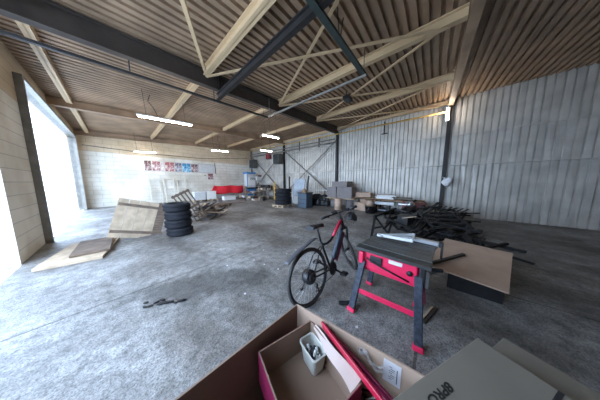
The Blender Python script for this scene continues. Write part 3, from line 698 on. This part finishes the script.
bp(MB().lathe([(0,-.05),(.025,-.05),(.018,0),(.025,.05),(0,.05)],FH,(0,1,0),16),'hub','bikeblack',wf,True)
BB=Vector((.44,0,.29));ST=Vector((.285,0,.70))
fr=MB();fr.tube([BB,ST],.017,10).tube([HB+Vector((-.005,0,.03)),BB+Vector((.03,0,.03))],.022,10)
for s in (-1,1):
    fr.tube([BB+Vector((-.02,s*.03,0)),Vector((.2,s*.05,.315)),RH+Vector((0,s*.062,0))],.010,8)
    fr.tube([ST+Vector((0,s*.012,-.06)),Vector((.16,s*.045,.56)),RH+Vector((0,s*.062,0))],.008,8)
fr.tube([HT,HB],.026,12)
frame_o=bp(fr,'frame','bikeblack')
bp(MB().tube([HT+Vector((.0,0,-.03)),Vector((.70,0,.81)),Vector((.57,0,.705))],[.026,.023,.021],10),'top_tube','bikered',bike)
bp(MB().tube([Vector((.57,0,.705)),Vector((.50,0,.665)),Vector((.40,0,.645)),ST+Vector((.01,0,-.04))],[.020,.017,.016,.016],10),'lower_top_tube','bikeblack',bike)
bt=MB();a=HB+Vector((-.06,0,-.04));b=BB+Vector((.10,0,.10));bt.bar(a,b,.055,.085,.012)
bp(bt,'battery','battery')
bp(MB().bar(a+Vector((.055,0,-.035)),b+Vector((.05,0,-.05)),.045,.035,.008),'battery_cradle','magenta')
bp(MB().tube([ST+Vector((.01,0,-.04)),Vector((.235,0,.90))],.0135,10),'seat_post','bikeblack')
sd=MB()
prof=[(-.145,.072,.0),(-.12,.085,.012),(-.06,.075,.010),(0,.04,.004),(.06,.026,.0),(.12,.020,-.006),(.145,.012,-.014)]
rings=[]
for x,hw,dz in prof:
    rings.append([sd.b.verts.new((.225+x,hw*math.cos(q*2*math.pi/12),.93+dz+.020*math.sin(q*2*math.pi/12)-(.012 if math.sin(q*2*math.pi/12)<-.3 else 0))) for q in range(12)])
for i in range(len(rings)-1):
    for j in range(12):
        f=sd.b.faces.new((rings[i][j],rings[i][(j+1)%12],rings[i+1][(j+1)%12],rings[i+1][j]));f.smooth=True
sd.b.faces.new(rings[0][::-1]);sd.b.faces.new(rings[-1])
sad=bp(sd,'saddle','black')
bp(MB().tube([(.10,-.025,.905),(.20,-.025,.895),(.33,-.012,.91)],.004,6).tube([(.10,.025,.905),(.20,.025,.895),(.33,.012,.91)],.004,6),'saddle_rails','chrome',sad)
# mudguard on a seat post clamp
mg=MB();pp=[(.225,.77),(.16,.79),(.10,.785),(-.05,.745),(-.20,.695),(-.34,.635)]
def mgf(u,v):
    q=u*(len(pp)-1.001);i=int(q);t=q-i;x=pp[i][0]*(1-t)+pp[i+1][0]*t;z=pp[i][1]*(1-t)+pp[i+1][1]*t
    w=.008 if u<.25 else .040;s=(v-.5)*2
    return (x,s*w,z-.014*s*s)
bp(MB().quadgrid(mgf,20,6,.004),'mudguard','fender')
# fork, stem, bar
fk=MB()
for s in (-1,1): fk.tube([HB+Vector((.01,s*.052,-.02)),FH+Vector((-.05,s*.056,.12)),FH+Vector((0,s*.056,0))],[.019,.016,.011],10)
fk.tube([HB+Vector((.01,-.058,-.015)),HB+Vector((.01,.058,-.015))],.022,10)
bp(fk,'fork','bikeblack',bike,True)
bp(MB().tube([HT,HT+Vector((-.012,0,.05)),HT+Vector((.05,0,.085))],.017,10),'stem','bikeblack',bike,True)
BC=HT+Vector((.05,0,.085))
hb=bp(MB().tube([BC+Vector((-.07,-.30,.012)),BC+Vector((-.03,-.16,.012)),BC,BC+Vector((-.03,.16,.012)),BC+Vector((-.07,.30,.012))],.012,10),'handlebar','bikeblack',bike,True)
for s in (-1,1):
    bp(MB().tube([BC+Vector((-.042,s*.19,.012)),BC+Vector((-.072,s*.305,.012))],[.018,.021],10),'grip','black',hb,True)
    bp(MB().tube([BC+Vector((-.01,s*.17,-.0)),BC+Vector((.03,s*.19,-.01)),BC+Vector((.02,s*.29,-.015))],.006,6).box(BC+Vector((0,s*.175,0)),(.05,.03,.035),bev=.006),'brake_lever','black',hb,True)
bp(MB().box(BC+Vector((-.02,.06,.035)),(.07,.09,.02),(0,-25,0),.006),'display','black',hb,True)
bp(MB().tube([BC+Vector((.02,.19,-.01)),BC+Vector((.12,.12,-.04)),BC+Vector((.10,.04,-.13)),HB+Vector((.03,.03,0))],.003,6).tube([BC+Vector((.02,-.19,-.01)),BC+Vector((.11,-.08,-.06)),HB+Vector((.03,-.02,.05)),Vector((.70,-.03,.70))],.003,6),'brake_cable','black',bike,True)
# drivetrain
cr=bp(MB().lathe([(.030,-.05),(.085,-.05),(.087,-.045),(.03,-.045)],BB,(0,1,0),28).cyl(BB+Vector((0,-.055,0)),.03,.11,(0,1,0),14),'crankset','bikeblack')
ca=R(-38);ce=BB+Vector((.165*math.cos(ca),-.07,.165*math.sin(ca)));cf=BB+Vector((-.165*math.cos(ca),.07,-.165*math.sin(ca)))
bp(MB().bar(BB+Vector((0,-.06,0)),ce,.014,.025,.003),'crank_arm','bikeblack',cr)
bp(MB().bar(BB+Vector((0,.06,0)),cf,.014,.025,.003),'crank_arm','bikeblack',cr)
for e,s in ((ce,-1),(cf,1)):
    bp(MB().box(e+Vector((0,s*.06,.014)),(.09,.08,.006)).box(e+Vector((0,s*.06,-.014)),(.09,.08,.006)).box(e+Vector((.045,s*.06,0)),(.008,.08,.03)).box(e+Vector((-.045,s*.06,0)),(.008,.08,.03)).cyl(e,.006,.09,(0,s,0),8),'pedal','black',cr)
bp(MB().tube([BB+Vector((0,-.052,.082)),RH+Vector((0,-.06,.05))],.004,6).tube([BB+Vector((0,-.052,-.084)),Vector((.10,-.06,.18)),Vector((.04,-.06,.16)),Vector((.055,-.06,.24)),RH+Vector((.02,-.06,-.05))],.004,6),'chain','scrap2')
bp(MB().box((.03,-.075,.25),(.035,.03,.05),(0,20,0),.005).box((.06,-.07,.20),(.018,.012,.11),(0,-18,0),.003).cyl((.045,-.07,.24),.02,.01,(0,-1,0),12).cyl((.075,-.07,.155),.02,.01,(0,-1,0),12),'derailleur','bikeblack')
# kickstand reaches the floor on the left
k0=lean@Vector((.06,.06,.33));kk=MB().tube([k0,(.10,.275,.008)],.008,8).box((.10,.275,.008),(.05,.03,.012));kk.add('kickstand',M['bikeblack'],bike)
# cycle helmet hanging from the right grip
hel=thing('cycle_helmet','black vented cycle helmet hanging from the right side of the handlebar','helmet')
gp=(Matrix.Translation(bike.location)@Matrix.Rotation(R(-5.5),4,'Z')@lean@SM)@(BC+Vector((-.03,-.20,.012)))
hel.location=gp+Vector((.0,-.02,-.135))
hel.rotation_euler=(R(12),R(8),R(25))
hm=MB();
def hf(u,v):
    a=u*2*math.pi;e=v*math.pi*.5
    r=1+.0*u;x=.142*math.cos(a)*math.cos(e);y=.105*math.sin(a)*math.cos(e);z=.115*math.sin(e)-.03
    if int(u*18)%2==0 and .12<v<.8: k=.90;x*=k;y*=k;z*=k
    return (x,y,z)
hm.quadgrid(hf,36,10,.014);hs=hm.add('shell',M['black'],hel)
MB().tube([(.10,.08,-.03),(.03,.07,-.10),(.0,0,-.125),(.03,-.07,-.10),(.10,-.08,-.03)],.004,6).tube([(-.02,.03,.08),(-.01,.02,.14),(.01,-.02,.14),(.02,-.03,.08)],.004,6).add('strap',M['scrap2'],hel)
MB().tube([(.13*math.cos(a),.096*math.sin(a),-.035) for a in [i*2*math.pi/20 for i in range(20)]],.008,6,closed=True).add('rim',M['scrap2'],hel)

# ---------------------------------------------------------------- table saw
saw=thing('table_saw','red and grey table saw on a folding leg stand right of bicycle','saw')
ZT=.78
tt=MB().prism([(1.815,.59),(2.33,.55),(2.34,-.09),(1.77,-.05)],ZT-.03,ZT).add('table_top',M['sawgrey'],saw)
MB().prism([(1.70,.61),(1.83,.61),(1.795,-.06),(1.66,-.05)],ZT-.035,ZT-.006).add('front_extension',M['sawdark'],saw)
g=MB()
for x in (1.93,2.04,2.17,2.26): g.box((x,.25,ZT+.001),(.010,.58,.004),(0,0,-1))
g.add('slot',M['dsteel'],tt)
MB().box((2.10,.30,ZT+.002),(.05,.30,.004),(0,0,-2)).add('insert_plate',M['dsteel'],tt)
bd=MB().prism([(1.78,.53),(2.22,.53),(2.24,.03),(1.76,.03)],.50,ZT-.031);bb_=bd.add('body',M['sawred'],saw)
MB().box((1.755,.28,.635),(.05,.48,.20),(0,0,-2.5),.012).add('front_panel',M['sawred'],bb_)
MB().box((1.725,.40,.665),(.02,.12,.08),(0,0,-2.5),.006).add('switch_recess',M['black'],bb_)
MB().box((1.728,.22,.695),(.012,.12,.04),(0,0,-2.5),.004).add('rating_label',M['paper'],bb_)
MB().tube([(1.715,.50,.67),(1.70,.42,.645),(1.71,.28,.60),(1.715,.10,.555)],.008,6).add('fence_rod',M['black'],bb_)
MB().lathe([(0,0),(.022,0),(.024,.02),(0,.025)],(1.728,.10,.64),(-1,0,0),18).add('hand_wheel',M['black'],bb_)
MB().box((1.72,.545,.665),(.06,.05,.13),(0,0,0),.01).add('end_cap',M['sawred'],bb_)
MB().box((1.73,.005,.65),(.07,.045,.2),(0,0,0),.01).add('end_cap',M['black'],bb_)
MB().bar((1.75,-.03,.72),(1.80,-.13,.72),.03,.03,.006).add('clamp_lever',M['black'],saw)
legs=[((1.725,.53,.63),(1.64,.615,0)),((1.72,.03,.64),(1.60,-.015,0)),((2.24,.52,.60),(2.28,.60,0)),((2.22,.05,.60),(2.20,.03,0))]
for i,(a,b) in enumerate(legs):
    a=Vector(a);b=Vector(b);d=(b-a).normalized()
    lg=MB().bar(a,b-d*.04,.065,.05,.006).bar(a+Vector((.032,0,0)),b-d*.04+Vector((.032,0,0)),.012,.062).add('leg',M['legblue'],saw)
    MB().bar(b-d*.06,b+Vector((0,0,.012)),.085,.07,.01).add('foot',M['sawred'],lg)
MB().bar((1.675,.56,.28),(1.665,.03,.29),.012,.055,.003).add('crossbar',M['sawred'],saw)
MB().bar((2.265,.55,.27),(2.21,.05,.27),.012,.045,.003).add('crossbar',M['magenta'],saw)
MB().bar((1.76,-.01,.52),(2.10,-.03,.16),.028,.02,.003).add('brace',M['magenta'],saw)
MB().tube([(1.68,.60,.03),(1.68,.66,.03)],.02,8).box((1.70,.70,.022),(.18,.04,.04),(0,0,-50),.01).add('foot_lever',M['black'],saw)
# aluminium fence and guard lying on the saw
t=thing('rip_fence','bright aluminium rip fence rail lying across the back of saw table','fence',(2.27,.02,ZT))
MB().bar((.05,.27,.028),(.0,-.13,.028),.055,.045,.004).add('rail',M['alu'],t)
MB().bar((.0,-.13,.028),(-.005,-.165,.028),.06,.055,.004).add('end_cap',M['black'],t)
MB().bar((-.02,-.155,.01),(-.06,-.155,-.12),.02,.03,.004).add('clamp',M['black'],t)
t=thing('guard_bracket','white triangular bracket frame resting on the back of the saw table','bracket',(2.18,.20,ZT+.060))
MB().bar((-.10,.24,.0),(.20,-.08,.0),.012,.035,.002).bar((.20,-.08,.0),(-.08,-.08,.0),.012,.030,.002).bar((-.08,-.08,.0),(-.10,.24,.0),.012,.035,.002).cyl((-.10,.25,-.012),.035,.022,(0,0,1),16).add('frame',M['palewhite'],t)
# brown board and dark tools behind the saw
tag(MB().box((0,0,0),(1.1,.75,.02)).add('board',M['kraft2'],None,(3.30,-.50,.36),(0,-8,-14)),'brown cardboard sheet lying behind the saw at right','cardboard')
t=thing('low_trestle','dark low trestle holding up the brown cardboard sheet','trestle',(3.32,-.52,0))
for x in (-.35,.35): MB().box((x,0,.13),(.05,.5,.26)).add('leg',M['scrap2'],t)
MB().box((0,0,.28),(.85,.06,.05),(0,-8,0)).add('rail',M['scrap2'],t)
for k,(p,q,m) in enumerate((((2.75,.02,.30),(3.35,-.45,.40),'scrap2'),((2.72,-.05,.22),(3.3,-.5,.33),'alu'),((2.8,.1,.2),(3.5,-.3,.28),'scrap'))):
    tag(MB().bar(p,q,.04,.03).bar(q,(q[0],q[1],0),.03,.03).bar(p,(p[0],p[1],0),.03,.03).add('trestle_bar',M[m]),'%s bar trestle standing behind the saw legs'%{'scrap2':'charcoal','alu':'silver','scrap':'black'}[m],'trestle')
t=thing('wooden_stick','pale wooden stick lying on the floor behind saw leg','stick',(2.15,-.06,.012),(0,0,-17));MB().box((0,.0,0),(.34,.022,.02)).add('stick',M['pale'],t)
tag(MB().box((0,0,0),(.36,.02,.018)).add('steel_strip',M['dsteel'],None,(2.16,-.10,.011),(0,0,-17)),'dark strip lying beside the pale stick on the floor','strip')
# floor debris left foreground
rn=random.Random(2)
for k in range(13):
    u=k/12;x=.16+.34*u+rn.uniform(-.03,.03);y=2.55-.22*u+rn.uniform(-.06,.06)
    mb=MB();pts=[(0,-.5),(.3,-.42),(.5,0),(.34,.46),(-.1,.5),(-.5,.1)]
    L=rn.uniform(.04,.09)
    mb.prism([(p[0]*L*rn.uniform(.7,1.3),p[1]*L*.45) for p in pts],0,.012+.01*rn.random())
    tag(mb.add('floor_scrap',M['black'],None,(x-.08,y,.001+.002*(k%3)),(0,0,rn.uniform(-50,10))),'flat black scrap fragment on the floor at far left foreground','debris','floor scraps at left foreground')
for k in range(26):
    x=rn.uniform(.8,4.6);y=rn.uniform(.1,4.2)
    if abs((y-1.12)+.2*(x-1.33))<.15 or (1.5<x<2.7 and -.2<y<.8): continue
    tag(MB().prism([(-.015,-.008),(.012,-.012),(.018,.007),(-.006,.013)],0,.006).add('paper_scrap',M['paper'],None,(x,y,.001),(0,0,rn.uniform(0,180))),'tiny white crumb lying on the concrete floor','crumb','white crumbs on the floor')

# ---------------------------------------------------------------- cardboard boxes in the foreground
ZB=.70
box=thing('cardboard_box','large open brown cardboard box in the foreground holding smaller things','box',(.31,.235,0))
QA=(.39,.385);QR=(.455,-.385);QL=(-.45,.445);QQ=(-.43,-.40)
def wallseg(p,q,z0=0,z1=ZB): return MB().bar((p[0],p[1],(z0+z1)/2),(q[0],q[1],(z0+z1)/2),.009,z1-z0)
for p,q,m_ in ((QL,QA,'kraft'),(QA,QR,'kraft2'),(QR,QQ,'kraft'),(QQ,QL,'kraft')): wallseg(p,q).add('box_wall',M[m_],box)  # right wall gets the paler cardboard: daylight falling on it put into its colour
MB().prism([QA,QR,QQ,QL],.004,.012).add('box_base',M['kraft'],box)
WA=math.degrees(math.atan2(QR[1]-QA[1],QR[0]-QA[0]))+90
def onw(t,dz,off=.0065):   # point on the lit wall, t metres from the back corner
    dx,dy=QR[0]-QA[0],QR[1]-QA[1];L=math.hypot(dx,dy);dx/=L;dy/=L
    return (QA[0]+dx*t-off*(-dy),QA[1]+dy*t-off*dx*-1*-1,dz)
# label + tape on the lit inner wall
lb=MB().box(onw(.545,.630),(.002,.070,.110),(0,0,WA)).add('label',M['paper'],box)
l2=MB()
for k in range(7): l2.box(onw(.540+.004*(k%3),.600+k*.010,.0085),(.001,.012+.005*((k*5)%3),.0018),(0,0,WA))
l2.box(onw(.565,.625,.0085),(.001,.003,.07),(0,0,WA))
l2.add('label_print',M['ink'],lb)
def tpf(u,v):
    c=onw(.40+.11*u+.01*math.sin(8*v),.675-.035*v+.02*math.sin(7*u)-.03*u,.012+.010*abs(math.sin(9*u+5*v)));return c
MB().quadgrid(tpf,12,4).add('torn_tape',M['tape'],box)
# inner printed tray
tr=thing('printed_tray','shallow magenta sided cardboard tray inside the large box','tray',(.495,.385,.48),(0,0,-16.5))
tx,ty,th=.162,.178,.17
zt=th
MB().box((0,0,.004),(2*tx,2*ty,.006)).add('tray_base',M['kraft'],tr)
for c,s in (((0,ty,th/2),(2*tx,.006,th)),((0,-ty,th/2),(2*tx,.006,th)),((tx,0,th/2),(.006,2*ty,th)),((-tx,0,th/2),(.006,2*ty,th))):
    w_=MB().box(c,s).add('tray_side',M['kraft'],tr)
    o_=Vector(c);n_=Vector((1 if c[0]>0 else -1 if c[0]<0 else 0,1 if c[1]>0 else -1 if c[1]<0 else 0,0))
    MB().box(o_+n_*.004,(s[0]*.998 if s[0]>.01 else .002,s[1]*.998 if s[1]>.01 else .002,th*.995)).add('printed_face',M['magenta'],w_)
MB().quadgrid(lambda u,v:(tx+.006-.066*v*(1-.75*u)+.004*math.sin(9*u),-ty+.004+1.75*ty*u,zt+.006-.020*v+.006*math.sin(6*u+1)*v),14,4).add('flap',M['flap'],tr)
MB().box((.07,-.125,.0085),(.10,.055,.003),(0,0,6)).add('cut_patch',M['kraft2'],tr)
for k in range(3): MB().lathe([(.008,0),(.010,.0),(.010,.002),(.008,.002),(.008,0)],(.04+k*.03,-.122+.004*k,.0105),n=12).add('printed_mark',M['ink'],tr)
# support under tray
tag(MB().box((0,0,.22),(.26,.30,.44),(0,0,-16.5)).add('carton',M['black'],None,(.495,.385,.020)),'black packed carton under the magenta tray inside the large box','box')
# tub
tub=thing('plastic_tub','milky rounded plastic tub of small fittings inside the tray','tub',(.628,.437,.489),(0,0,73.5))
def rrect(w,h,r,n=5):
    P=[]
    for cx,cy,a0 in ((w-r,h-r,0),(-w+r,h-r,90),(-w+r,-h+r,180),(w-r,-h+r,270)):
        for k in range(n+1):
            a=R(a0+90*k/n);P.append((cx+r*math.cos(a),cy+r*math.sin(a)))
    return P
def tubm(levels):
    mb=MB();rs=[]
    for (w,h,z) in levels: rs.append([mb.b.verts.new((x,y,z)) for x,y in rrect(w,h,.02)])
    for i in range(len(rs)-1):
        m_=len(rs[i])
        for j in range(m_): 
            f=mb.b.faces.new((rs[i][j],rs[i][(j+1)%m_],rs[i+1][(j+1)%m_],rs[i+1][j]));f.smooth=False
    mb.b.faces.new(rs[0][::-1]);mb.b.faces.new(rs[-1]);return mb
tubm([(.056,.036,0),(.068,.046,.10),(.073,.051,.10),(.073,.051,.108),(.068,.046,.11),(.064,.042,.106),(.053,.033,.004)]).add('tub_body',M['tub'],tub)
rn=random.Random(8)
for k in range(22):
    a=rn.uniform(0,6.28);r_=rn.uniform(0,1)**.5;x=.045*r_*math.cos(a);y=.027*r_*math.sin(a);z=.030+.009*(k%6)
    m=('alu','gsteel','chrome','battery','dsteel','palewhite')[k%6]
    mb=MB()
    if k%3==0: mb.cyl((0,0,-.007),.012,.015,(0,0,1),12)
    elif k%3==1: mb.box((0,0,0),(.028,.018,.014),bev=.003)
    else: mb.cyl((0,0,-.012),.007,.028,(0,0,1),6)
    c_=Matrix.Rotation(R(73.5),4,'Z')@Vector((x,y,z))
    tag(mb.add('pipe_fitting',M[m],None,(.628+c_.x,.437+c_.y,.489+c_.z+.015),(rn.uniform(0,70),rn.uniform(0,60),rn.uniform(0,180))),'small metal fitting loose in the milky plastic tub','fitting','fittings in the tub')
# red laths
for k,(a,b,m,lab) in enumerate((((.693,.425,.70),(.555,.06,.70),'lathred','bright red flat lath slanting inside the box beside the tray'),((.705,.38,.668),(.60,.02,.668),'magenta','dark red lath beneath the bright red one in the box'))):
    tag(MB().bar(a,b,.010,.014,.002).bar(Vector(a)+Vector((.010,0,-.02)),Vector(b)+Vector((.010,0,-.02)),.004,.04).add('lath',M[m]),lab,'lath')
tag(MB().tube([(.66,.16,.50),(.675,.10,.56),(.66,.03,.585),(.61,-.01,.58),(.56,-.03,.54)],.004,8).add('cable',M['tub']),'thin pale cable looped at the right inside the box','cable')
tag(MB().tube([(.69,.20,.48),(.70,.12,.53),(.68,.05,.56),(.63,.0,.55)],.004,8).add('cable',M['black']),'thin black cable beside the pale cable in the box','cable')
tag(MB().box((0,0,.21),(.16,.40,.42),bev=.01).add('tool_case',M['black'],None,(.62,.05,.014),(0,0,-8)),'black tool case lying deep in the large box','case')
tag(MB().box((0,0,.10),(.26,.50,.20),(0,0,4)).add('carton',M['kraft'],None,(.12,.22,.014)),'brown flattened carton deep in the left of the large box','box')
# printed carton at bottom right
pc=thing('printed_carton','flat grey green carton with black lettering at the bottom right corner','box',(.635,-.24,.705),(0,0,-28))
MB().box((0,0,.046),(.62,.40,.092),bev=.004).add('body',M['olive'],pc)
MB().box((0,0,.0925),(.612,.012,.002)).add('seam',M['scrap2'],pc)
lt=text('8PRO','lettering',.052,M['ink'],pc,(-.076,.150,.0932),(0,0,R(180)),.0006)
for v in lt.data.vertices: v.co.y*=.66;v.co.x=v.co.x*.93+v.co.y*.15
uc=thing('carton','plain grey green carton standing under the lettered flat carton','box',(.99,-.43,0),(0,0,-28))
MB().box((0,0,.35),(.34,.38,.70),bev=.004).add('body',M['olive'],uc);MB().box((0,0,.7015),(.06,.375,.003)).add('tape',M['kraft2'],uc)

# ---------------------------------------------------------------- light
W=bpy.data.worlds.new('World');S.world=W;W.use_nodes=True
nt=W.node_tree;bg=nt.nodes['Background'];bg.inputs[0].default_value=(.56,.735,1,1);bg.inputs[1].default_value=7.3
for (a,b) in DO:
    l=bpy.data.lights.new('door_portal','AREA');l.shape='RECTANGLE';l.size=DH;l.size_y=b-a;l.cycles.is_portal=True
    o=bpy.data.objects.new('door_portal',l);COL.objects.link(o);o.location=(X0-.1,(a+b)/2,DH/2);o.rotation_euler=(0,R(-90),0)

# ---------------------------------------------------------------- camera
cam=bpy.data.cameras.new('camera');co=bpy.data.objects.new('camera',cam);COL.objects.link(co)
F=155.0;cam.sensor_fit='HORIZONTAL';cam.sensor_width=36;cam.lens=F*36/600;cam.clip_start=.02;cam.clip_end=300
pitch=math.atan(18/F);yaw=R(40.3)
co.location=(0,0,1.5);co.rotation_euler=(R(90)-pitch,0,yaw-R(90))
S.camera=co
S.view_settings.view_transform='Standard';S.view_settings.look='None';S.view_settings.exposure=.70;S.view_settings.gamma=1
